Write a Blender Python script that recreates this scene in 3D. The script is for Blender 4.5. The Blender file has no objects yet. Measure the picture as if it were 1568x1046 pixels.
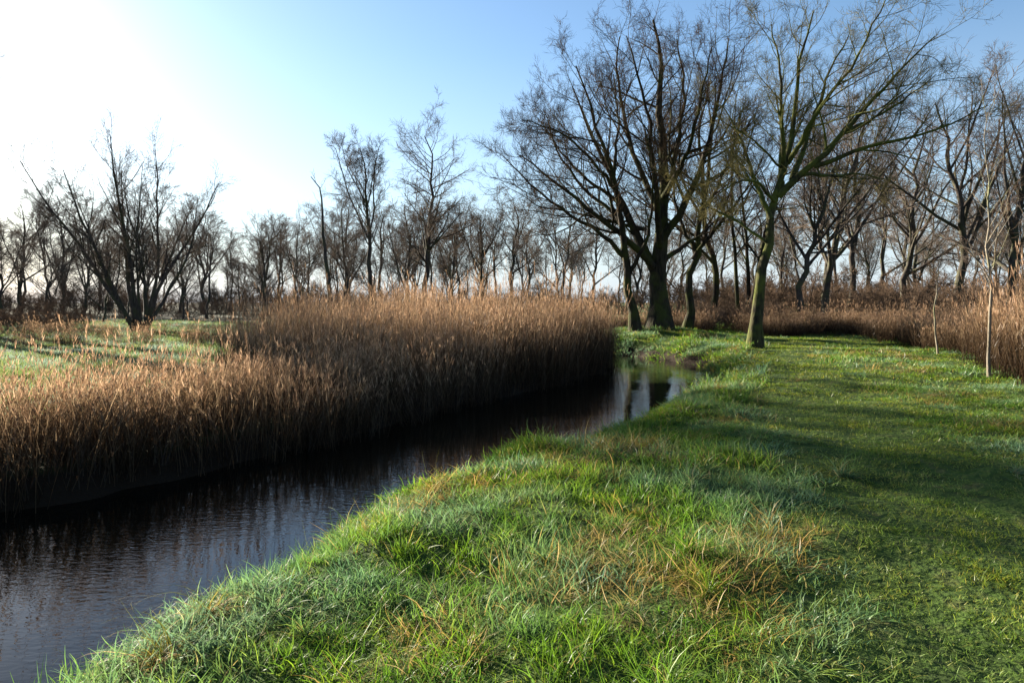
import bpy, math, numpy as np
from mathutils import Vector
SUN_EL=math.radians(14.5); SUN_AZ=math.radians(-48)   # azimuth from +Y, negative = left
scene=bpy.context.scene
rng=np.random.default_rng(7)

# ---------------------------------------------------------------- helpers
def link(o): scene.collection.objects.link(o); return o
def mesh_obj(name,V,F,mats,mi=None,smooth=True,attrs=None,do_link=True):
    me=bpy.data.meshes.new(name)
    V=np.asarray(V,dtype=np.float32)
    n,k=F.shape
    me.vertices.add(len(V)); me.vertices.foreach_set('co',V.ravel())
    me.loops.add(n*k); me.loops.foreach_set('vertex_index',F.ravel().astype(np.int32))
    me.polygons.add(n)
    me.polygons.foreach_set('loop_start',(np.arange(n)*k).astype(np.int32))
    me.polygons.foreach_set('loop_total',np.full(n,k,dtype=np.int32))
    if mi is not None: me.polygons.foreach_set('material_index',mi.astype(np.int32))
    me.polygons.foreach_set('use_smooth',np.full(n,smooth))
    me.update(calc_edges=True)
    if attrs:
        for k_,a in attrs.items():
            at=me.attributes.new(k_,'FLOAT','POINT'); at.data.foreach_set('value',np.asarray(a,dtype=np.float32))
    for m in mats: me.materials.append(m)
    o=bpy.data.objects.new(name,me)
    if do_link: link(o)
    return o
_tab=np.random.default_rng(3).random((256,256))
def vnoise(x,y,sc=1.0,off=0):
    x=np.asarray(x)*sc+off+1000; y=np.asarray(y)*sc+off*1.7+1000
    xi=np.floor(x).astype(int); yi=np.floor(y).astype(int); fx=x-xi; fy=y-yi
    fx=fx*fx*(3-2*fx); fy=fy*fy*(3-2*fy)
    a=_tab[xi%256,yi%256]; b=_tab[(xi+1)%256,yi%256]; c=_tab[xi%256,(yi+1)%256]; d=_tab[(xi+1)%256,(yi+1)%256]
    return (a*(1-fx)+b*fx)*(1-fy)+(c*(1-fx)+d*fx)*fy
def sstep(a,b,x):
    t=np.clip((x-a)/(b-a),0,1); return t*t*(3-2*t)

# ---------------------------------------------------------------- river outline
RE=[(-8.6,-8),(-5.85,-3),(-3.85,1.5),(-2.75,4.2),(-1.95,6.1),(-1.2,7.6),(-0.4,9.0),(0.85,10.6),(2.35,12.9),(3.6,15.2),(4.85,17.8),(6.0,21.3),(6.6,24.5),(5.9,27.5),(4.2,30),(1.5,32.5),(-1,37),(-2,50),(-3,90)]
LE=[(-6,90),(-5,50),(-4.5,36),(-2,30.5),(1,28),(3.2,27),(3.9,25.5),(3.2,22.5),(1.7,19.5),(-0.9,15.2),(-2.9,11),(-4.4,8.6),(-5.7,6.9),(-8.0,3),(-11,-3),(-13,-8)]
POLY=np.array(RE+LE,float); NR=len(RE)
def river(x,y):
    x=np.asarray(x,float).ravel(); y=np.asarray(y,float).ravel()
    best=np.full(len(x),1e9); side=np.zeros(len(x),int); inside=np.zeros(len(x),bool)
    n=len(POLY)
    for i in range(n):
        a=POLY[i]; b=POLY[(i+1)%n]
        c=((a[1]>y)!=(b[1]>y))
        with np.errstate(divide='ignore',invalid='ignore'):
            xc=(b[0]-a[0])*(y-a[1])/(b[1]-a[1]+1e-12)+a[0]
        inside^=c&(x<xc)
        if i==NR-1 or i==n-1: continue
        ab=b-a; t=np.clip(((x-a[0])*ab[0]+(y-a[1])*ab[1])/(ab@ab),0,1)
        d=np.hypot(x-a[0]-t*ab[0],y-a[1]-t*ab[1])
        m=d<best; best[m]=d[m]; side[m]=0 if i<NR else 1
    return np.where(inside,-best,best),side
WZ=-0.62
def ground(x,y):
    sh=np.asarray(x).shape
    xf=np.asarray(x,float).ravel(); yf=np.asarray(y,float).ravel()
    s,side=river(xf,yf)
    s2=s+((vnoise(xf,yf,.9,5)-.5)*0.5+(vnoise(xf,yf,2.3,15)-.5)*0.25)*(np.abs(s)<3)
    und=(vnoise(xf,yf,.25,2)-.5)*0.16+(vnoise(xf,yf,.9,9)-.5)*0.12+(vnoise(xf,yf,3.1,4)-.5)*0.05
    und=und*sstep(0.2,2,s)
    mound=0.35*np.exp(-(((xf-6.5)/4)**2+((yf-34)/2.6)**2))
    z=np.where(side==0,-1.05+1.05*sstep(-0.35,1.35,s2),-0.95+0.67*sstep(-0.3,0.9,s2))
    z=z+und+mound*sstep(0,1.5,s)
    return z.reshape(sh)

# ---------------------------------------------------------------- materials
def newmat(name):
    m=bpy.data.materials.new(name); m.use_nodes=True; nt=m.node_tree; nt.nodes.clear()
    out=nt.nodes.new('ShaderNodeOutputMaterial'); return m,nt,out
def N(nt,t,**k):
    n=nt.nodes.new(t)
    for a,v in k.items(): setattr(n,a,v)
    return n
def noise(nt,scale,detail=3,vec=None):
    n=N(nt,'ShaderNodeTexNoise'); n.inputs['Scale'].default_value=scale; n.inputs['Detail'].default_value=detail
    if vec is None:
        g=N(nt,'ShaderNodeNewGeometry'); vec=g.outputs['Position']
    nt.links.new(vec,n.inputs['Vector']); return n.outputs['Fac']
def ramp(nt,fac,stops):
    r=N(nt,'ShaderNodeValToRGB'); e=r.color_ramp.elements
    while len(e)<len(stops): e.new(0.5)
    for i,(p,c) in enumerate(stops): e[i].position=p; e[i].color=(*c,1)
    nt.links.new(fac,r.inputs['Fac']); return r.outputs['Color']
def mixc(nt,f,a,b,mode='MIX'):
    m=N(nt,'ShaderNodeMix',data_type='RGBA',blend_type=mode)
    for s,v in ((m.inputs[0],f),(m.inputs[6],a),(m.inputs[7],b)):
        if isinstance(v,(int,float)): s.default_value=v
        elif isinstance(v,tuple): s.default_value=(*v,1)
        else: nt.links.new(v,s)
    return m.outputs[2]
def leafy(nt,out,col,trans=0.4,gloss=0.06,rough=0.45):
    d=N(nt,'ShaderNodeBsdfDiffuse'); t=N(nt,'ShaderNodeBsdfTranslucent')
    nt.links.new(col,d.inputs['Color']); nt.links.new(col,t.inputs['Color'])
    m=N(nt,'ShaderNodeMixShader'); m.inputs[0].default_value=trans
    nt.links.new(d.outputs[0],m.inputs[1]); nt.links.new(t.outputs[0],m.inputs[2])
    last=m
    if gloss>0:
        g=N(nt,'ShaderNodeBsdfGlossy'); g.inputs['Roughness'].default_value=rough
        last=N(nt,'ShaderNodeMixShader'); last.inputs[0].default_value=gloss
        nt.links.new(m.outputs[0],last.inputs[1]); nt.links.new(g.outputs[0],last.inputs[2])
    nt.links.new(last.outputs[0],out.inputs['Surface'])

def grass_mat(name,stops,frost=0.0,trans=0.5,frc=(0.19,0.31,0.28)):
    m,nt,out=newmat(name)
    av=N(nt,'ShaderNodeAttribute'); av.attribute_name='v'
    c=ramp(nt,av.outputs['Fac'],stops)
    big=noise(nt,1.1,4)
    yel=ramp(nt,big,[(0.40,(0,0,0)),(0.62,(1,1,1))])
    c=mixc(nt,yel,c,mixc(nt,1.0,c,(1.45,1.15,0.8),'MULTIPLY'))
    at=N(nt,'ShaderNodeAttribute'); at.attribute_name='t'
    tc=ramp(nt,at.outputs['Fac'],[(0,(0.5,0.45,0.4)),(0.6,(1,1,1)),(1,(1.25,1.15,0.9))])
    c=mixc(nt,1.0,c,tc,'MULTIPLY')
    if frost>0:
        fr=ramp(nt,noise(nt,0.7,5),[(0.45,(0,0,0)),(0.62,(frost,)*3)])
        c=mixc(nt,fr,c,frc)
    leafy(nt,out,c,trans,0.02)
    return m
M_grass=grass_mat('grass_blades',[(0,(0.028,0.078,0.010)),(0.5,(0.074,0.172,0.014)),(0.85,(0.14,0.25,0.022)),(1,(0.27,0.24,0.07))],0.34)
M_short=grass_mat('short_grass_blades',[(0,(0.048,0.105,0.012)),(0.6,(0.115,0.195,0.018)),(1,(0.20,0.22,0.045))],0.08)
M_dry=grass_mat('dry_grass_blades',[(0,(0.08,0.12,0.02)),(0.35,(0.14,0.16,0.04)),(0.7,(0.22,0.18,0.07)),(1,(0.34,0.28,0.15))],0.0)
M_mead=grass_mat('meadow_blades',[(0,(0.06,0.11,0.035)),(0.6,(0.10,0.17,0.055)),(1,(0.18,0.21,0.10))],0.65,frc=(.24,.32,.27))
def reed_mat(name,a,b,c_):
    m,nt,out=newmat(name)
    at=N(nt,'ShaderNodeAttribute'); at.attribute_name='v'
    c=ramp(nt,at.outputs['Fac'],[(0.1,a),(0.5,b),(0.9,c_)])
    tt=N(nt,'ShaderNodeAttribute'); tt.attribute_name='t'   # shade low in the bed painted into the colour, lighter towards heads
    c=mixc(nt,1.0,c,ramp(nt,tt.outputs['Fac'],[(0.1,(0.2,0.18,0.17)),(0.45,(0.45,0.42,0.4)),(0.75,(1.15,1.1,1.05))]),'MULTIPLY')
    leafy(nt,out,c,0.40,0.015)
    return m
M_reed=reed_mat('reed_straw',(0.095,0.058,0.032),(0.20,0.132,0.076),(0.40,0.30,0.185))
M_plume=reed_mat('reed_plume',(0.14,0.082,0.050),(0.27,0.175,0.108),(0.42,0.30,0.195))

def bark_mat(name,dark,light,moss,mt=.55):
    m,nt,out=newmat(name)
    p=N(nt,'ShaderNodeBsdfPrincipled'); p.inputs['Roughness'].default_value=0.95; p.inputs['Specular IOR Level'].default_value=0.15
    tc=N(nt,'ShaderNodeTexCoord'); mp=N(nt,'ShaderNodeMapping'); mp.inputs['Scale'].default_value=(1,1,0.22)
    nt.links.new(tc.outputs['Object'],mp.inputs['Vector'])
    n1=noise(nt,9,6,mp.outputs[0])
    c=ramp(nt,n1,[(0.35,dark),(0.65,light)])
    mo=ramp(nt,noise(nt,1.3,4),[(mt-.1,(0,0,0)),(mt+.08,(1,1,1))])
    c=mixc(nt,mo,c,moss)
    nt.links.new(c,p.inputs['Base Color'])
    b=N(nt,'ShaderNodeBump'); b.inputs['Strength'].default_value=1; b.inputs['Distance'].default_value=0.06
    nt.links.new(n1,b.inputs['Height']); nt.links.new(b.outputs[0],p.inputs['Normal'])
    nt.links.new(p.outputs[0],out.inputs['Surface']); return m
M_bark=bark_mat('oak_bark',(0.010,0.008,0.006),(0.036,0.028,0.018),(0.036,0.040,0.010))
M_ash=bark_mat('ash_bark',(0.015,0.013,0.008),(0.05,0.045,0.02),(0.065,0.075,0.014),.48)
M_pale=bark_mat('sapling_bark',(0.10,0.085,0.06),(0.22,0.19,0.15),(0.15,0.15,0.08),.6)
M_far=bark_mat('far_bark',(0.028,0.024,0.022),(0.07,0.058,0.05),(0.055,0.055,0.03))  # bark lightened: pale distance haze put into the colour
def twig_mat(name,a,b,t=.15):
    m,nt,out=newmat(name)
    c=ramp(nt,noise(nt,0.9,3),[(0.35,a),(0.65,b)])
    leafy(nt,out,c,t,0.0); return m
M_twig=twig_mat('twigs',(0.045,0.032,0.022),(0.10,0.072,0.046))
M_twash=twig_mat('ash_twigs',(0.11,0.095,0.035),(0.22,0.19,0.08),.3)
M_twfar=twig_mat('far_twigs',(0.12,0.095,0.078),(0.21,0.17,0.135),.3)  # twig colour paled to stand for veiling glare and haze
M_twred=twig_mat('shrub_twigs',(0.10,0.07,0.05),(0.19,0.135,0.095),.3)

# ground
m,nt,out=newmat('ground_soil_grass'); M_ground=m
p=N(nt,'ShaderNodeBsdfPrincipled'); p.inputs['Roughness'].default_value=1; p.inputs['Specular IOR Level'].default_value=0.1
c=ramp(nt,noise(nt,3.5,6),[(0.3,(0.02,0.035,0.007)),(0.55,(0.04,0.07,0.012)),(0.75,(0.07,0.07,0.025))])
sp=N(nt,'ShaderNodeNewGeometry'); sx=N(nt,'ShaderNodeSeparateXYZ'); nt.links.new(sp.outputs['Position'],sx.inputs[0])
mr=N(nt,'ShaderNodeMapRange'); nt.links.new(sx.outputs['Z'],mr.inputs['Value']); mr.inputs['From Min'].default_value=-0.34; mr.inputs['From Max'].default_value=-0.16
c=mixc(nt,mr.outputs[0],(0.016,0.011,0.007),c)
nt.links.new(c,p.inputs['Base Color'])
b=N(nt,'ShaderNodeBump'); b.inputs['Strength'].default_value=1; b.inputs['Distance'].default_value=0.06
nt.links.new(noise(nt,14,6),b.inputs['Height']); nt.links.new(b.outputs[0],p.inputs['Normal'])
nt.links.new(p.outputs[0],out.inputs['Surface'])
# water
m,nt,out=newmat('river_water'); M_water=m
p=N(nt,'ShaderNodeBsdfPrincipled'); p.inputs['Base Color'].default_value=(0.004,0.0035,0.002,1); p.inputs['Roughness'].default_value=0.01; p.inputs['IOR'].default_value=1.28
g=N(nt,'ShaderNodeNewGeometry'); mp=N(nt,'ShaderNodeMapping'); mp.inputs['Rotation'].default_value=(0,0,math.radians(25)); mp.inputs['Scale'].default_value=(1,2.2,1)
nt.links.new(g.outputs['Position'],mp.inputs['Vector'])
n1=noise(nt,9,1.5,mp.outputs[0]); n2=noise(nt,.5,2)
mm=N(nt,'ShaderNodeMath',operation='MULTIPLY'); nt.links.new(n1,mm.inputs[0]); nt.links.new(ramp(nt,n2,[(.4,(.2,)*3),(.65,(1,)*3)]),mm.inputs[1])
b=N(nt,'ShaderNodeBump'); b.inputs['Strength'].default_value=0.24; b.inputs['Distance'].default_value=0.016
nt.links.new(mm.outputs[0],b.inputs['Height']); nt.links.new(b.outputs[0],p.inputs['Normal'])
nt.links.new(p.outputs[0],out.inputs['Surface'])

# ---------------------------------------------------------------- terrain (one sheet to the horizon)
def axis(a,b,step,lo,hi):
    c=list(np.arange(a,b,step)); s=step; v=b
    while v<hi: c.append(v); s*=1.13; v+=s
    c.append(hi); s=step; v=a-step; pre=[]
    while v>lo: pre.append(v); s*=1.13; v-=s
    pre.append(lo); return np.array(pre[::-1]+c)
xs=axis(-10,14,0.14,-2500,2500); ys=axis(-1,40,0.16,-300,3000)
X,Y=np.meshgrid(xs,ys,indexing='ij'); Z=ground(X,Y)
V=np.stack([X,Y,Z],-1).reshape(-1,3); nx,ny=len(xs),len(ys)
ii,jj=np.meshgrid(np.arange(nx-1),np.arange(ny-1),indexing='ij'); q=(ii*ny+jj).ravel()
F=np.stack([q,q+ny,q+ny+1,q+1],-1)
mesh_obj('ground',V,F,[M_ground])
V=np.array([[-16,-9,WZ],[10,-9,WZ],[10,92,WZ],[-16,92,WZ]],float)
mesh_obj('river_water',V,np.array([[0,1,2,3]]),[M_water])

# ---------------------------------------------------------------- strips (grass / reed)
def strips(base,dirn,L,w,bend,K,tw=None,grav=0.0,r=rng):
    n=len(L); pts=np.zeros((n,K,3)); pts[:,0]=base; d=dirn/np.linalg.norm(dirn,axis=1,keepdims=True)
    for k in range(1,K):
        pts[:,k]=pts[:,k-1]+d*(L/(K-1))[:,None]
        d=d+bend; d[:,2]-=grav; d/=np.linalg.norm(d,axis=1,keepdims=True)
    ang=r.random(n)*6.283 if tw is None else tw
    side=np.stack([np.cos(ang),np.sin(ang),np.zeros(n)],-1)
    tt=np.linspace(0,1,K); prof=np.clip(1-tt**1.8,0.06,1)
    off=side[:,None,:]*(w[:,None]*prof[None,:])[:,:,None]*0.5
    V=np.stack([pts-off,pts+off],2).reshape(-1,3)
    b=(np.arange(n)*K*2)[:,None]+np.arange(K-1)[None,:]*2
    b=b.ravel(); F=np.stack([b,b+1,b+3,b+2],-1)
    t=np.tile(np.repeat(tt,2),n)
    return V,F,t
def patch(name,n,rad,Lm,w,lean,K,mat,seed,grav=0.12,dryf=0.0,nt_=None):
    r=np.random.default_rng(seed)
    nt_=nt_ or max(6,n//16); ta=r.random(nt_)*6.283; tr=rad*np.sqrt(r.random(nt_)); tc=np.stack([tr*np.cos(ta),tr*np.sin(ta)],-1); th=r.uniform(.45,1.45,nt_); tl=r.normal(0,lean*.7,(nt_,2)); tv=r.random(nt_)
    j=r.integers(0,nt_,n); base=np.zeros((n,3)); sp=r.normal(0,rad*.11+.012,(n,2)); base[:,:2]=tc[j]+sp; base[:,2]=-.02
    d=np.stack([r.normal(0,lean,n)+tl[j,0]+sp[:,0]*4,r.normal(0,lean,n)+tl[j,1]+sp[:,1]*4,np.ones(n)],-1)
    L=Lm*th[j]*(0.5+r.random(n)); bend=np.stack([r.normal(0,.2,n),r.normal(0,.2,n),np.zeros(n)],-1)
    V,F,t=strips(base,d,L,w*(0.7+.6*r.random(n)),bend,K,grav=grav,r=r)
    v=np.clip(.5*tv[j]+.5*r.random(n),0,.93); v=np.where(r.random(n)<.06+dryf,1.0,v)
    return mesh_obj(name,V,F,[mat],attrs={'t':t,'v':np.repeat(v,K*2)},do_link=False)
def collection(name,objs):
    c=bpy.data.collections.new(name)
    for o in objs: c.objects.link(o)
    return c
def scatter(name,P,rot,scl,idx,coll):
    me=bpy.data.meshes.new(name); n=len(P); me.vertices.add(n); me.vertices.foreach_set('co',P.astype(np.float32).ravel())
    a=me.attributes.new('rot','FLOAT_VECTOR','POINT'); a.data.foreach_set('vector',rot.astype(np.float32).ravel())
    a=me.attributes.new('scl','FLOAT_VECTOR','POINT'); a.data.foreach_set('vector',scl.astype(np.float32).ravel())
    a=me.attributes.new('idx','INT','POINT'); a.data.foreach_set('value',idx.astype(np.int32))
    o=link(bpy.data.objects.new(name,me))
    ng=bpy.data.node_groups.new(name+'_nodes','GeometryNodeTree')
    ng.interface.new_socket('Geometry',in_out='INPUT',socket_type='NodeSocketGeometry')
    ng.interface.new_socket('Geometry',in_out='OUTPUT',socket_type='NodeSocketGeometry')
    gi=ng.nodes.new('NodeGroupInput'); go=ng.nodes.new('NodeGroupOutput')
    ip=ng.nodes.new('GeometryNodeInstanceOnPoints'); ci=ng.nodes.new('GeometryNodeCollectionInfo')
    ci.inputs['Collection'].default_value=coll; ci.inputs['Separate Children'].default_value=True; ci.inputs['Reset Children'].default_value=True
    def na(nm,ty):
        x=ng.nodes.new('GeometryNodeInputNamedAttribute'); x.data_type=ty; x.inputs['Name'].default_value=nm; return x.outputs['Attribute']
    L=ng.links.new
    L(gi.outputs[0],ip.inputs['Points']); L(ci.outputs[0],ip.inputs['Instance'])
    ip.inputs['Pick Instance'].default_value=True
    L(na('idx','INT'),ip.inputs['Instance Index']); L(na('rot','FLOAT_VECTOR'),ip.inputs['Rotation']); L(na('scl','FLOAT_VECTOR'),ip.inputs['Scale'])
    L(ip.outputs[0],go.inputs[0])
    md=o.modifiers.new('scatter','NODES'); md.node_group=ng
    return o
def jgrid(x0,x1,y0,y1,sp):
    a=np.arange(x0,x1,sp); b=np.arange(y0,y1,sp); A,B=np.meshgrid(a,b)
    A=A.ravel()+rng.uniform(-.5,.5,A.size)*sp*1.1; B=B.ravel()+rng.uniform(-.5,.5,B.size)*sp*1.1
    return A,B
def infrustum(x,y,m=1.5): return (y>1.5)&(np.abs(x)<y*0.78+m)
def tiltrot(x,y,e):
    gx=(ground(x+e,y)-ground(x-e,y))/(2*e); gy=(ground(x,y+e)-ground(x,y-e))/(2*e)
    k=.85; n=len(x); spin=rng.random(n)*6.283
    nz=1/np.sqrt(1+gx**2+gy**2); tilt=np.arccos(nz)*k; az=np.arctan2(-gy,-gx)
    ca,sa=np.cos(az),np.sin(az); ct,st=np.cos(tilt),np.sin(tilt); cb,sb=np.cos(spin),np.sin(spin)
    R=np.zeros((n,3,3))
    R[:,0,0]=ca*ct*cb-sa*sb; R[:,1,0]=sa*ct*cb+ca*sb; R[:,2,0]=-st*cb
    R[:,2,1]=st*sb; R[:,2,2]=ct
    ry=-np.arcsin(np.clip(R[:,2,0],-1,1)); rx=np.arctan2(R[:,2,1],R[:,2,2]); rz=np.arctan2(R[:,1,0],R[:,0,0])
    return np.stack([rx,ry,rz],-1)

tufts=[];q=0
for (nb,rad,w,Lf) in ((300,.28,.0066,1.0),(360,.42,.0095,1.05),(440,.85,.020,1.3)):
    for i in range(3): tufts.append(patch('g%02d'%q,nb,rad,.115*Lf,w,.45,5,M_grass,10+q,0.18)); q+=1
    for i in range(2): tufts.append(patch('g%02d'%q,int(nb*1.1),rad,.045*Lf,w*.9,.7,3,M_short,30+q,0.12,.04)); q+=1
    tufts.append(patch('g%02d'%q,int(nb*.9),rad,.15*Lf,w*.8,.9,5,M_dry,50+q,0.26)); q+=1
tufts.append(patch('g18',170,.06,.30,.0065,.45,7,M_grass,91,0.24,.08,3))
tufts.append(patch('g19',170,.08,.26,.0065,.6,7,M_grass,92,0.26,.12,3))
tufts.append(patch('g20',150,.09,.32,.006,.9,7,M_dry,93,0.32,.1,3))
C_tuft=collection('grass_tufts',tufts)
PX=lambda y: 2.35+0.335*(y-3)+0.25*np.sin(y*.25)
Ps=[];Rs=[];Ss=[];Is=[]
for ci_,(y0,y1,sp) in enumerate(((1.6,6.5,0.25),(6.5,14,0.38),(14,58,0.85))):
    x,y=jgrid(-y1*.8-1,y1*.8+2,y0,y1,sp)
    k=infrustum(x,y); x,y=x[k],y[k]
    s,side=river(x,y); k=(side==0)&(s>(0.12 if ci_<2 else .3)); x,y,s=x[k],y[k],s[k]
    tk=np.exp(-((np.abs(x-PX(y)-.1)-.62)/.2)**2)*(y<16)   # two worn wheel lines
    k=rng.random(len(x))>tk*.5; x,y,s,tk=x[k],y[k],s[k],tk[k]
    n=len(x); z=ground(x,y)
    onp=sstep(1.45,0.8,np.abs(x-PX(y)))*(y<40)
    hn=vnoise(x,y,1.1,3)*.6+vnoise(x,y,2.9,8)*.4
    hh=(0.35+1.05*hn)*(1-0.5*onp)
    hh*=1+0.6*sstep(1.3,0.1,s)
    hh=np.where(x>PX(y)+1.2,hh*.7,hh)
    short=(rng.random(n)<onp*0.97+0.25+.3*(x>PX(y)+1.2))&(s>.7)
    dry=(rng.random(n)<0.02+0.22*sstep(.6,.8,vnoise(x,y,.9,21))+0.10*sstep(.6,.1,s))&~(rng.random(n)<onp)
    idx=np.where(short,rng.integers(3,5,n),rng.integers(0,3,n)); idx=np.where(dry,5,idx)+6*ci_
    sc=hh*rng.uniform(.8,1.25,n); sc=np.where(short,np.maximum(sc,.85),sc)*(1-.5*tk); sxy=rng.uniform(.9,1.15,n)
    Ps.append(np.stack([x,y,z],-1)); Is.append(idx); Rs.append(tiltrot(x,y,.25)); Ss.append(np.stack([sxy,sxy,sc],-1))
x,y=jgrid(-8,14,1.8,24,0.36); k=infrustum(x,y); x,y=x[k],y[k]; s,side=river(x,y)
dp=x-PX(y)
pr=np.where(s<.7,.55,np.where(dp<-1.3,.12+.35*sstep(.55,.8,vnoise(x,y,.8,33)),.02)); k=(side==0)&(s>.12)&(rng.random(len(x))<pr); x,y=x[k],y[k]; n=len(x)
sc=rng.uniform(.4,.85,n); Ps.append(np.stack([x,y,ground(x,y)],-1)); Is.append(rng.choice([18,19,18,19,20],n)); Rs.append(tiltrot(x,y,.2)); Ss.append(np.stack([sc*1.3,sc*1.3,sc],-1))
scatter('grass',np.concatenate(Ps),np.concatenate(Rs),np.concatenate(Ss),np.concatenate(Is),C_tuft)
C_m=collection('meadow_tufts',[patch('m%02d'%i,420,1.0,0.13,0.022,0.6,4,M_mead,160+i,0.15) for i in range(4)])
x,y=jgrid(-75,6,12,70,1.1); k=infrustum(x,y,3); x,y=x[k],y[k]; s,side=river(x,y); k=(side==1)&(s>3.4); x,y=x[k],y[k]; n=len(x)
z=ground(x,y); sc=rng.uniform(.7,1.4,n)*(0.5+1.1*vnoise(x,y,.4,6))
scatter('meadow_grass',np.stack([x,y,z],-1),np.stack([0*x,0*x,rng.random(n)*6.28],-1),np.stack([np.full(n,1.2),np.full(n,1.2),sc],-1),rng.integers(0,4,n),C_m)

# ---------------------------------------------------------------- reeds
def reed_clump(name,seed,n=60,rad=0.42,H=1.9,plume=0.6,leafn=3):
    r=np.random.default_rng(seed); Vs=[];Fs=[];vs=[];ms=[];o=0
    a=r.random(n)*6.283; rr=rad*np.sqrt(r.random(n)); base=np.stack([rr*np.cos(a),rr*np.sin(a),np.full(n,-.05)],-1)
    L=H*np.where(r.random(n)<.13,r.uniform(1.0,1.38,n),r.uniform(.42,.95,n)); d=np.stack([r.normal(.03,.14,n),r.normal(0,.14,n),np.ones(n)],-1)
    bend=np.stack([r.normal(0.02,.03,n),r.normal(0,.03,n),np.zeros(n)],-1)
    K=5; pts=np.zeros((n,K,3)); pts[:,0]=base; dd=d/np.linalg.norm(d,axis=1,keepdims=True)
    for k in range(1,K): pts[:,k]=pts[:,k-1]+dd*(L/(K-1))[:,None]; dd=dd+bend; dd/=np.linalg.norm(dd,axis=1,keepdims=True)
    tw=r.random(n)*6.283; sv=r.random(n)
    for q in (0,1.57):
        V,F,t=strips(base,d,L,np.full(n,0.008),bend,K,tw=tw+q,r=r); v=np.repeat(sv,K*2)
        Vs.append(V);Fs.append(F+o);o+=len(V);vs.append(v);ms.append(np.zeros(len(F)))
    m_=n*leafn; si=np.repeat(np.arange(n),leafn); tt=r.uniform(.2,.85,m_)*(K-1); i=np.minimum(tt.astype(int),K-2); w=(tt-i)[:,None]
    b=pts[si,i]*(1-w)+pts[si,i+1]*w; az=r.normal(0,1.1,m_)
    ld=np.stack([np.cos(az)*.3,np.sin(az)*.3,r.uniform(.6,1.4,m_)],-1)
    V,F,t=strips(b,ld,r.uniform(.12,.34,m_),np.full(m_,.008),np.zeros((m_,3)),4,grav=.2,r=r)
    Vs.append(V);Fs.append(F+o);o+=len(V);vs.append(np.repeat(r.random(m_),8));ms.append(np.zeros(len(F)))
    pi=np.nonzero(r.random(n)<plume)[0]; ns=6; m_=len(pi)*ns; si=np.repeat(pi,ns)
    fr=r.random(m_)[:,None]; b=pts[si,-1]-(pts[si,-1]-pts[si,-2])*fr*.35
    ld=np.stack([r.normal(.14,.13,m_),r.normal(0,.13,m_),np.full(m_,1.)],-1)
    V,F,t=strips(b,ld,r.uniform(.07,.15,m_),np.full(m_,.010),np.tile([[.08,0,0]],(m_,1)),3,grav=.1,r=r)
    Vs.append(V);Fs.append(F+o);o+=len(V);vs.append(np.repeat(r.random(m_),6));ms.append(np.ones(len(F)))
    VV=np.concatenate(Vs)
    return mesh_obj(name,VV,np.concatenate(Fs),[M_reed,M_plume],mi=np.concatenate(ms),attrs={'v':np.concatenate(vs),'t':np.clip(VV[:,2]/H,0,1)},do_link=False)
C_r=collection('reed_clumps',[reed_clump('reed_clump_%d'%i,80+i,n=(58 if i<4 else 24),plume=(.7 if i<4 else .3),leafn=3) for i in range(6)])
def reeds(name,x,y,top,spr=1.0,lean=.06,v=.4):
    n=len(x); z=np.maximum(ground(x,y),WZ-.1); h=(top-z)*(1-v/2+v*(.6*vnoise(x,y,.7,12)+.4*vnoise(x,y,2.1,13)))*rng.uniform(.78,1.16,n)
    hs=h/1.9; idx=rng.integers(0,6,n)
    return scatter(name,np.stack([x,y,z],-1),np.stack([rng.normal(0,lean,n),rng.normal(0,lean,n),rng.random(n)*6.283],-1),
        np.stack([spr*np.ones(n)*rng.uniform(.9,1.2,n)]*2+[hs],-1),idx,C_r)
x,y=jgrid(-16,6,-4,46,0.42); s,side=river(x,y)
W=np.where(y<12,2.9,2.9+5.3*sstep(13,19,y))+1.6*(vnoise(x,y,.35,31)-.5)
k=(side==1)&(s>.05)&(s<W)&(y>-3)&~((y>30)&(s>3))
x,y,s=x[k],y[k],s[k]; top=0.86+0.90*sstep(13.5,20,y)
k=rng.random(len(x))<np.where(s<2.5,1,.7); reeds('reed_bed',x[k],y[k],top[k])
x,y=jgrid(-45,-2,14,44,1.0); s,side=river(x,y); f=vnoise(x,y,.16,44); k=(side==1)&(s>5)&((f>.72)&(rng.random(len(x))<.5)|((y>38)&(y<41)&(rng.random(len(x))<.7))); x,y=x[k],y[k]
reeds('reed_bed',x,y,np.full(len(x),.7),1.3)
x,y=jgrid(8,34,10,44,0.47)
ex=np.interp(y,[9,12.5,16.4,21.4,27,31],[9.7,10.2,11.6,13.9,15.6,15.4])
k=(x>ex)&(x<ex+4.5+vnoise(x,y,.4,2)*2)&(y<31); x1,y1=x[k],y[k]
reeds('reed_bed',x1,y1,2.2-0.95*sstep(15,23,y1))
x,y=jgrid(5,32,30,44,0.55); k=(y>33.5+vnoise(x,y,.3,5)*2.5+np.where(x<9.5,2.0,0))&(y<40)&~((np.abs(x-10.6-(y-34)*.28)<1.0)); x,y=x[k],y[k]
reeds('reed_bed',x,y,np.full(len(x),1.25),1.3)

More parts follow.
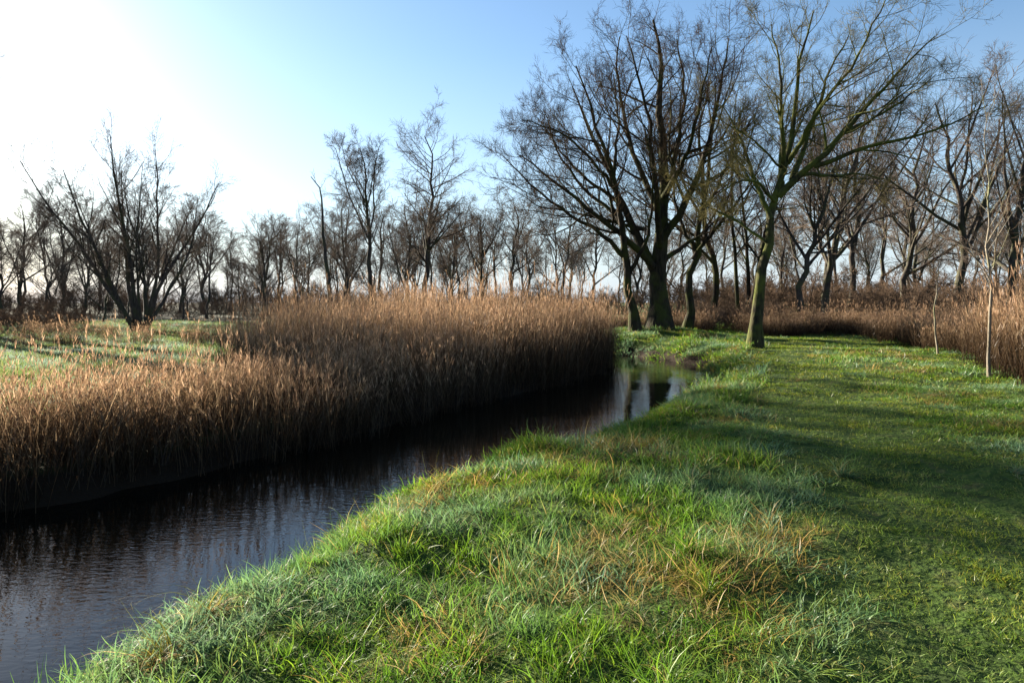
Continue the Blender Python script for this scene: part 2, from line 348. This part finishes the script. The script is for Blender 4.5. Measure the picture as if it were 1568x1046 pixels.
# ---------------------------------------------------------------- trees
def nrm(v): return v/(np.linalg.norm(v,axis=-1,keepdims=True)+1e-9)
def kids(r,P,R,n,t0,t1,ang,aj,lf,lj,K,rr,up,wob,rmin,lmin=.15,droop=0.5):
    Nn,Kp,_=P.shape; idx=np.repeat(np.arange(Nn),n); M=Nn*n
    t=t0+(t1-t0)*((np.tile(np.arange(n),Nn)+r.random(M))/n)
    f=t*(Kp-1); i=np.minimum(f.astype(int),Kp-2); w=(f-i)[:,None]
    pos=P[idx,i]*(1-w)+P[idx,i+1]*w; tan=nrm(P[idx,i+1]-P[idx,i]); rad=R[idx,i]*(1-w[:,0])+R[idx,i+1]*w[:,0]
    pl=np.linalg.norm(np.diff(P,axis=1),axis=2).sum(1)[idx]
    L=np.maximum(pl*lf*(1-droop*t)*(1+lj*r.uniform(-1,1,M)),lmin)
    v=nrm(r.normal(size=(M,3))); pr=nrm(v-(v*tan).sum(1,keepdims=True)*tan)
    a=np.radians(ang+aj*r.normal(size=M))[:,None]; d=tan*np.cos(a)+pr*np.sin(a)
    Q=np.zeros((M,K,3)); Q[:,0]=pos
    for k in range(1,K):
        d=nrm(d+wob*r.normal(size=(M,3))+np.array([0,0,up])); Q[:,k]=Q[:,k-1]+d*(L/(K-1))[:,None]
    r0=np.maximum(np.minimum(np.minimum(rad*rr,rad*.95),L*.02+.001),rmin); RR=np.maximum(r0[:,None]*np.linspace(1,.3,K)[None],rmin*.6)
    return Q,RR
def tubes(P,R,S):
    Nn,K,_=P.shape; T=nrm(np.gradient(P,axis=1))
    m=nrm(T.mean(1)); rf=np.where(np.abs(m[:,2:3])>.75,np.array([1.,0,0]),np.array([0,0,1.]))[:,None,:]
    U=nrm(np.cross(T,rf)); W_=np.cross(T,U); a=np.arange(S)/S*6.283
    V=P[:,:,None,:]+R[:,:,None,None]*(U[:,:,None,:]*np.cos(a)[None,None,:,None]+W_[:,:,None,:]*np.sin(a)[None,None,:,None])
    V=V.reshape(-1,3); n0=(np.arange(Nn)*K*S)[:,None,None]; k=(np.arange(K-1)*S)[None,:,None]; s=np.arange(S)[None,None,:]; s2=((np.arange(S)+1)%S)[None,None,:]
    F=np.stack(np.broadcast_arrays(n0+k+s,n0+k+s2,n0+k+S+s2,n0+k+S+s),-1).reshape(-1,4)
    return V,F
def resample(pts,K,r,j):
    p=np.array(pts,float); d=np.r_[0,np.cumsum(np.linalg.norm(np.diff(p,axis=0),axis=1))]; q=np.linspace(0,d[-1],K)
    o=np.stack([np.interp(q,d,p[:,i]) for i in range(3)],-1)
    for _ in range(2): o[1:-1]=(o[:-2]+2*o[1:-1]+o[2:])/4
    o[1:-1]+=r.normal(0,j*d[-1]/K,(K-2,3)); return o
def build(name,levels,mats,loc,link_=True):
    Vs=[];Fs=[];ms=[];o=0
    for (P,R,S,mi) in levels:
        V,F=tubes(P,R,S); Vs.append(V);Fs.append(F+o);o+=len(V);ms.append(np.full(len(F),mi))
    ob=mesh_obj(name,np.concatenate(Vs),np.concatenate(Fs),mats,mi=np.concatenate(ms),do_link=link_)
    ob.location=loc; return ob
def hero(name,limbs,loc,mats,seed,twn=(11,7,6,4),rmin=.0055,lf=(.46,.52,.55,.6),up=.05,ang=44,j=.07):
    r=np.random.default_rng(seed); K=14; P=[];R=[]
    for pts,r0,r1 in limbs:
        p=resample([(a,c,b) for a,b,c in pts],K,r,j); P.append(p)
        rad=r0+(r1-r0)*np.linspace(0,1,K)**.75
        if abs(p[0,2])<.3: rad[0]*=1.45; rad[1]*=1.06
        R.append(rad)
    P=np.array(P);R=np.array(R)
    tr=[i for i,(pts,_,_) in enumerate(limbs) if abs(pts[0][1])<.3]; oth=[i for i in range(len(limbs)) if i not in tr]
    lv=[(P,R,10,0)]
    a=kids(r,P[oth],R[oth],twn[0],.2,1,ang,12,lf[0],.35,9,.5,up,.11,rmin*1.8)
    b=kids(r,P[tr],R[tr],twn[0],.5,1,ang+12,12,lf[0]*.6,.35,9,.45,up,.11,rmin*1.8)
    A=(np.concatenate([a[0],b[0]]),np.concatenate([a[1],b[1]])); lv.append((*A,5,0))
    B=kids(r,*A,twn[1],.15,1,ang,14,lf[1],.35,6,.55,up,.13,rmin*1.4); lv.append((*B,4,1))
    B2=kids(r,P,R,twn[1]+3,.4,1,ang+10,15,.15,.4,6,.3,up,.13,rmin*1.4); lv.append((*B2,4,1))
    Bc=(np.concatenate([B[0],B2[0]]),np.concatenate([B[1],B2[1]]))
    Cc=kids(r,*Bc,twn[2],.12,1,38,14,lf[2],.35,5,.6,up,.13,rmin,.3); lv.append((*Cc,3,1))
    D=kids(r,*Cc,twn[3],.15,1,36,14,lf[3],.35,4,.65,up,.1,rmin*.85,.28); lv.append((*D,3,1))
    return build(name,lv,mats,loc)
def px(s,x0,y0,L):
    return [([((a-x0)*s,(y0-b)*s,c) for a,b,c in pts],r0,r1) for pts,r0,r1 in L]
s=.0325
A1=px(s,1012,505,[
 ([(1012,505,0),(1011,440,0),(1013,390,0.1),(1019,320,.3),(1022,230,.2),(1012,120,0),(1003,25,.2)],.54,.05),
 ([(1010,425,0),(985,370,.5),(955,300,.8),(925,230,.8),(900,170,1),(880,120,1)],.28,.03),
 ([(1014,370,0),(1045,320,-.4),(1075,245,-.8),(1095,150,-1),(1108,70,-1)],.23,.03),
 ([(1004,410,0),(960,370,-.8),(905,330,-1.5),(845,285,-2),(795,250,-2.2)],.22,.025),
 ([(1018,330,.2),(993,270,1),(968,180,1.6),(955,90,2),(960,30,2)],.2,.03),
 ([(1020,300,.2),(1045,220,.8),(1062,130,1.4),(1052,35,1.8)],.18,.03),
 ([(1013,400,0),(1060,372,1),(1110,335,2),(1155,300,2.6)],.16,.025),
 ([(1013,380,0),(1000,320,-1.2),(985,240,-2.4),(960,150,-3.6),(940,100,-4)],.2,.025),
 ([(1016,360,0),(1030,300,1.6),(1035,230,3.2),(1030,150,4.4)],.18,.025),
 ([(1018,300,0),(1040,250,-1.8),(1050,180,-3),(1060,110,-3.6)],.16,.025),
 ([(960,310,.8),(915,280,.6),(865,235,.6),(830,180,.4)],.12,.02),
 ([(990,350,0),(940,330,1.8),(880,310,3),(830,300,3.6)],.12,.02)])
gz=lambda x,y: float(ground(np.array([x]),np.array([y]))[0])
hero('oak_tree',A1,(7.4,34.2,gz(7.4,34.2)-.05),[M_bark,M_twig],1)
A2=px(s,972,507,[
 ([(972,507,0),(965,440,0),(957,390,-.2),(945,320,-.6),(928,250,-1),(900,180,-1),(880,120,-1)],.26,.03),
 ([(960,400,0),(920,360,-.5),(870,338,-1),(820,300,-1.4),(775,255,-1.6)],.14,.02),
 ([(950,340,-.5),(905,300,.5),(860,240,1),(835,165,1)],.12,.02),
 ([(962,420,0),(985,370,-1),(990,300,-1.6),(975,220,-2)],.12,.02),
 ([(940,300,-.8),(900,260,-1.8),(850,225,-2.8),(800,215,-3)],.10,.02),
 ([(935,280,-.8),(945,200,-.4),(940,120,.2)],.10,.02)])
hero('oak_tree',A2,(6.0,33.2,gz(6.0,33.2)-.05),[M_bark,M_twig],2,(10,7,6,4))
A3=px(s,1056,497,[
 ([(1056,497,0),(1060,430,0),(1072,350,0),(1090,260,.4),(1105,170,.6),(1110,90,.8)],.24,.03),
 ([(1066,380,0),(1100,330,-.6),(1140,280,-1),(1165,220,-1.4)],.12,.02),
 ([(1070,370,0),(1050,310,1),(1045,240,1.6),(1040,160,2)],.12,.02),
 ([(1080,310,.2),(1120,250,1),(1150,180,1.4),(1160,120,1.6)],.11,.02)])
hero('oak_tree',A3,(9.1,35.6,gz(9.1,35.6)-.05),[M_bark,M_twig],3,(10,7,6,4))
s=.0249
Bt=px(s,1155,533,[
 ([(1155,533,0),(1158,480,0),(1163,430,0),(1172,370,0),(1190,300,0),(1208,240,0),(1216,160,0),(1228,85,.2),(1250,12,.3)],.25,.025),
 ([(1190,300,0),(1232,262,-.3),(1285,205,-.6),(1340,135,-1),(1400,75,-1.2)],.16,.02),
 ([(1180,335,0),(1163,275,.5),(1148,210,.8),(1118,150,1)],.12,.02),
 ([(1240,257,-.3),(1310,232,-1.2),(1380,222,-1.8),(1455,185,-2)],.10,.018),
 ([(1212,275,0),(1255,185,.8),(1295,95,1.4),(1330,30,1.6)],.13,.02),
 ([(1225,268,0),(1290,262,1),(1350,250,2),(1410,255,2.6)],.09,.018),
 ([(1186,310,0),(1145,280,-.8),(1100,290,-1.6),(1065,320,-2)],.08,.015),
 ([(1200,265,0),(1180,190,-1),(1165,120,-1.8),(1150,70,-2)],.11,.018),
 ([(1205,250,0),(1230,180,-1.5),(1270,110,-2.6),(1290,50,-3)],.11,.018),
 ([(1195,290,0),(1220,230,1.6),(1240,160,2.8),(1240,90,3.6)],.11,.018),
 ([(1285,205,-.6),(1330,185,-.2),(1390,150,.2),(1440,110,.3)],.08,.015),
 ([(1172,370,0),(1130,330,.6),(1085,310,1),(1050,270,1.2)],.07,.012)])
hero('ash_tree',Bt,(9.25,26.0,gz(9.25,26)-.05),[M_ash,M_twash],5,(10,6,6,3),rmin=.005,up=.05,ang=42)

def fan(r,n,spread,H,K=12,r0=.2,base=.25,curve=.05):
    P=[];R=[]
    for i in range(n):
        a=i*2.4+r.random()*.8; tilt=spread*math.sqrt((i+.5)/n)*r.uniform(.7,1.15)
        d=np.array([math.cos(a)*math.sin(tilt),math.sin(a)*math.sin(tilt),math.cos(tilt)]); p=[np.array([math.cos(a)*base,math.sin(a)*base,-.1])]
        L=H*r.uniform(.75,1.05)
        for k in range(1,K):
            d=nrm(d+r.normal(0,curve,3)+np.array([0,0,.03])); p.append(p[-1]+d*L/(K-1))
        P.append(p); R.append(r0*r.uniform(.6,1)*np.linspace(1,.12,K)**.9)
    return np.array(P),np.array(R)
def generic(name,seed,H,form,mats,loc=(0,0,0),rmin=.008,link_=True,n1=14,n2=7,n3=5,n4=3,r0=.22,lean=(0,0),t0=.3,lf1=.42,ang=42,forks=0,droop=.55,nf=9,fa=30,ft=.25,spread=.5,nst=8,base=.25,wig=.012):
    r=np.random.default_rng(seed)
    if form=='fan': P,R=fan(r,nst,spread,H,r0=r0,base=base,curve=.07)
    elif form=='shrub': P,R=fan(r,12,.75,H,r0=r0,base=.5)
    elif form=='twin': P,R=fan(r,3,.22,H,r0=r0,base=.2)
    else:
        K=14; z=np.linspace(0,1,K); P=np.stack([lean[0]*z**1.3,lean[1]*z**1.3,H*z],-1)[None]; P[0,1:-1]+=np.cumsum(r.normal(0,wig*H,(K-2,3))*np.array([1,1,.3]),0)*.6; R=(r0*np.linspace(1,.1,K)**.85)[None]
    R[:,0]*=1.3
    lv=[(P,R,8,0)]
    As=[]
    if forks:
        Fk=kids(r,P,R,forks,ft,.75,fa,8,.6,.2,10,.62,.05,.08,.02,droop=.4); lv.append((*Fk,6,0))
        A2_=kids(r,*Fk,nf,.2,1,ang,11,.36,.3,8,.5,.04,.1,rmin*1.6); lv.append((*A2_,4,0)); As.append(A2_)
    A=kids(r,P,R,n1,t0,1,ang,10,lf1,.3,8,.5,.06,.10,rmin*1.6,droop=droop); lv.append((*A,5,0)); As.append(A)
    A=(np.concatenate([a[0] for a in As]),np.concatenate([a[1] for a in As]))
    B=kids(r,*A,n2,.15,1,42,13,.52,.3,6,.6,.04,.12,rmin*1.3); lv.append((*B,4,1))
    Cc=kids(r,*B,n3,.12,1,38,14,.6,.3,4,.65,.03,.12,rmin,.3); lv.append((*Cc,3,1))
    if n4:
        D=kids(r,*Cc,n4,.15,1,36,14,.65,.3,3,.7,.03,.1,rmin*.85,.3); lv.append((*D,3,1))
    return build(name,lv,mats,loc,link_)
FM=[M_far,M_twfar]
def at(pxx,d): return (pxx-784)/1045*d
def mid(name,form,pxx,d,H,seed,**k):
    x_=at(pxx,d); return generic(name,seed,H,form,k.pop('mats',FM),(x_,d,gz(x_,d)-.05),**k)
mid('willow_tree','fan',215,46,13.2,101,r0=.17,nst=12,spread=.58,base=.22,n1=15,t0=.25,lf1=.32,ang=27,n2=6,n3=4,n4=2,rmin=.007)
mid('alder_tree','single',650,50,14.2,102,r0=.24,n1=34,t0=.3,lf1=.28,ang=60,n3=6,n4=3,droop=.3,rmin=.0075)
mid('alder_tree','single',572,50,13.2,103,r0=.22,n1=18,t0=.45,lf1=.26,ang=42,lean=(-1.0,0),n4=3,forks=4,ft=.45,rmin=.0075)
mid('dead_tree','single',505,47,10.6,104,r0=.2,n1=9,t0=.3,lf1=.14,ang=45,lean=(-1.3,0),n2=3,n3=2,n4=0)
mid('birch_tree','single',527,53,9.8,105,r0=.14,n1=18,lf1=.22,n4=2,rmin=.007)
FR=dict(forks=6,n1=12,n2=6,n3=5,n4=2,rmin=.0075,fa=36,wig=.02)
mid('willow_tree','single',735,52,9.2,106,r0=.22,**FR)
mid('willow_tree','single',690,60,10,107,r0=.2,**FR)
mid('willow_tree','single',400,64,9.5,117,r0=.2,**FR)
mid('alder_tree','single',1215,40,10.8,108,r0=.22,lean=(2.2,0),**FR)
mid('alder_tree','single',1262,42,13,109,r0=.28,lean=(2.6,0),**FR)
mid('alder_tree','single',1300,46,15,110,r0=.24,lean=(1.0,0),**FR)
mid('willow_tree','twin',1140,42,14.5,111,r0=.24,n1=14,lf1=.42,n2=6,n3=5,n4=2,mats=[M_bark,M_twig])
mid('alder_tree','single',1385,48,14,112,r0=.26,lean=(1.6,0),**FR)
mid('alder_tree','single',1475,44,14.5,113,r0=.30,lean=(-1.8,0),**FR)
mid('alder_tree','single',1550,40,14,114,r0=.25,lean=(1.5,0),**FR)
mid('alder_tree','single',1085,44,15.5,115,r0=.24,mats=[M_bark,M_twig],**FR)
# unseen trees added left of view to throw shade on near meadow and path
for i,(a_,b_,h_) in enumerate(((-38.2,46.2,17),(-33.6,40.2,14),(-47,56.4,21))):
    generic('alder_tree',140+i,h_,'single',FM,(a_,b_,gz(a_,b_)-.05),r0=.4,forks=6,n1=10,n2=5,n3=4,n4=1,ft=.3,t0=.5,rmin=.012,fa=26)
generic('birch_sapling',130,6.6,'single',[M_pale,M_twred],(10.9,15.6,gz(10.9,15.6)-.02),rmin=.004,r0=.04,n1=22,t0=.28,lf1=.25,n2=4,n3=3,n4=0,lean=(.25,0),ang=38)
generic('birch_sapling',131,3.6,'single',[M_pale,M_twred],(13.1,21,gz(13.1,21)-.02),rmin=.004,r0=.03,n1=10,t0=.4,lf1=.2,n2=3,n3=2,n4=0)
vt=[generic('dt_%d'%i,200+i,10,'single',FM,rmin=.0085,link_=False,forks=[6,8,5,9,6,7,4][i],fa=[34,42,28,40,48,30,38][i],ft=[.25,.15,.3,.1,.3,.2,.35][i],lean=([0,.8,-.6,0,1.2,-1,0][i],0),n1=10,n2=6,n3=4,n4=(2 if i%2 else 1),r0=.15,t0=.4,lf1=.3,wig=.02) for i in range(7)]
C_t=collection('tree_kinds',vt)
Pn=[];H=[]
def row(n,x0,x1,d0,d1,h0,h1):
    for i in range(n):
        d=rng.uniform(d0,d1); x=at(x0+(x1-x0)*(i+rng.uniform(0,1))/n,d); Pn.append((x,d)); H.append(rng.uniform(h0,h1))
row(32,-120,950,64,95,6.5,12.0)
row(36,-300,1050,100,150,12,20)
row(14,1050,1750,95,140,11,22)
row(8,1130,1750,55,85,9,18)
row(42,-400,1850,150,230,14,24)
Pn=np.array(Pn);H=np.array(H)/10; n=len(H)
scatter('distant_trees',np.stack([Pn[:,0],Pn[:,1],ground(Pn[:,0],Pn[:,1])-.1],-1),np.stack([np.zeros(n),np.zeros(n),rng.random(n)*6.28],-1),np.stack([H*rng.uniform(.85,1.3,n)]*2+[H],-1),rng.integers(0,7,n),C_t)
vs=[generic('sh_%d'%i,300+i,3.0,'shrub',[M_twred,M_twred],rmin=.009,link_=False,n1=7,n2=5,n3=3,n4=0,r0=.035,t0=.2,lf1=.4) for i in range(4)]
C_s=collection('shrub_kinds',vs)
Pn=[];H=[]
row(80,-200,960,60,105,.4,1.0)
row(50,1060,1750,44,75,.5,1.5)
row(7,1320,1520,40,46,.8,1.2)
row(100,-300,1800,100,180,1.0,2.2)
row(16,1040,1190,38,43,.35,.6)
row(14,-50,120,44,52,.4,.6)
Pn=np.array(Pn);H=np.array(H); n=len(H)
scatter('undergrowth_shrubs',np.stack([Pn[:,0],Pn[:,1],ground(Pn[:,0],Pn[:,1])-.05],-1),np.stack([np.zeros(n),np.zeros(n),rng.random(n)*6.28],-1),np.stack([H*1.3,H*1.3,H],-1),rng.integers(0,4,n),C_s)

# ---------------------------------------------------------------- light, sky, camera
w=bpy.data.worlds.new('World'); scene.world=w; w.use_nodes=True; nt=w.node_tree
bg=nt.nodes['Background']; sk=nt.nodes.new('ShaderNodeTexSky'); sk.sky_type='NISHITA'; sk.sun_disc=False
sk.sun_elevation=SUN_EL; sk.sun_rotation=SUN_AZ; sk.air_density=1.05; sk.dust_density=0.45; sk.ozone_density=3.0
tc=N(nt,'ShaderNodeTexCoord'); sx=N(nt,'ShaderNodeSeparateXYZ'); nt.links.new(tc.outputs['Generated'],sx.inputs[0])
hz=ramp(nt,sx.outputs['Z'],[(0.0,(.92,)*3),(0.06,(.7,)*3),(0.16,(.28,)*3),(0.34,(0,0,0))])
col=mixc(nt,hz,sk.outputs[0],(3.0,3.5,4.05))
nt.links.new(col,bg.inputs['Color']); bg.inputs['Strength'].default_value=0.245
sd=bpy.data.lights.new('sun','SUN'); sd.energy=31.0; sd.angle=math.radians(.5); sd.color=(1,.89,.73)
so=link(bpy.data.objects.new('sun',sd))
dv=Vector((math.sin(SUN_AZ)*math.cos(SUN_EL),math.cos(SUN_AZ)*math.cos(SUN_EL),math.sin(SUN_EL)))
so.rotation_euler=(-dv).to_track_quat('-Z','Y').to_euler(); so.location=dv*50
cd=bpy.data.cameras.new('camera'); cd.lens=24; cd.sensor_width=36; cd.shift_y=-60/1568; cd.clip_end=6000; cd.clip_start=.05
co=link(bpy.data.objects.new('camera',cd)); co.location=(0,0,1.7); co.rotation_euler=(math.pi/2,0,0)
scene.camera=co
scene.view_settings.view_transform='Standard'; scene.view_settings.look='None'; scene.view_settings.exposure=0
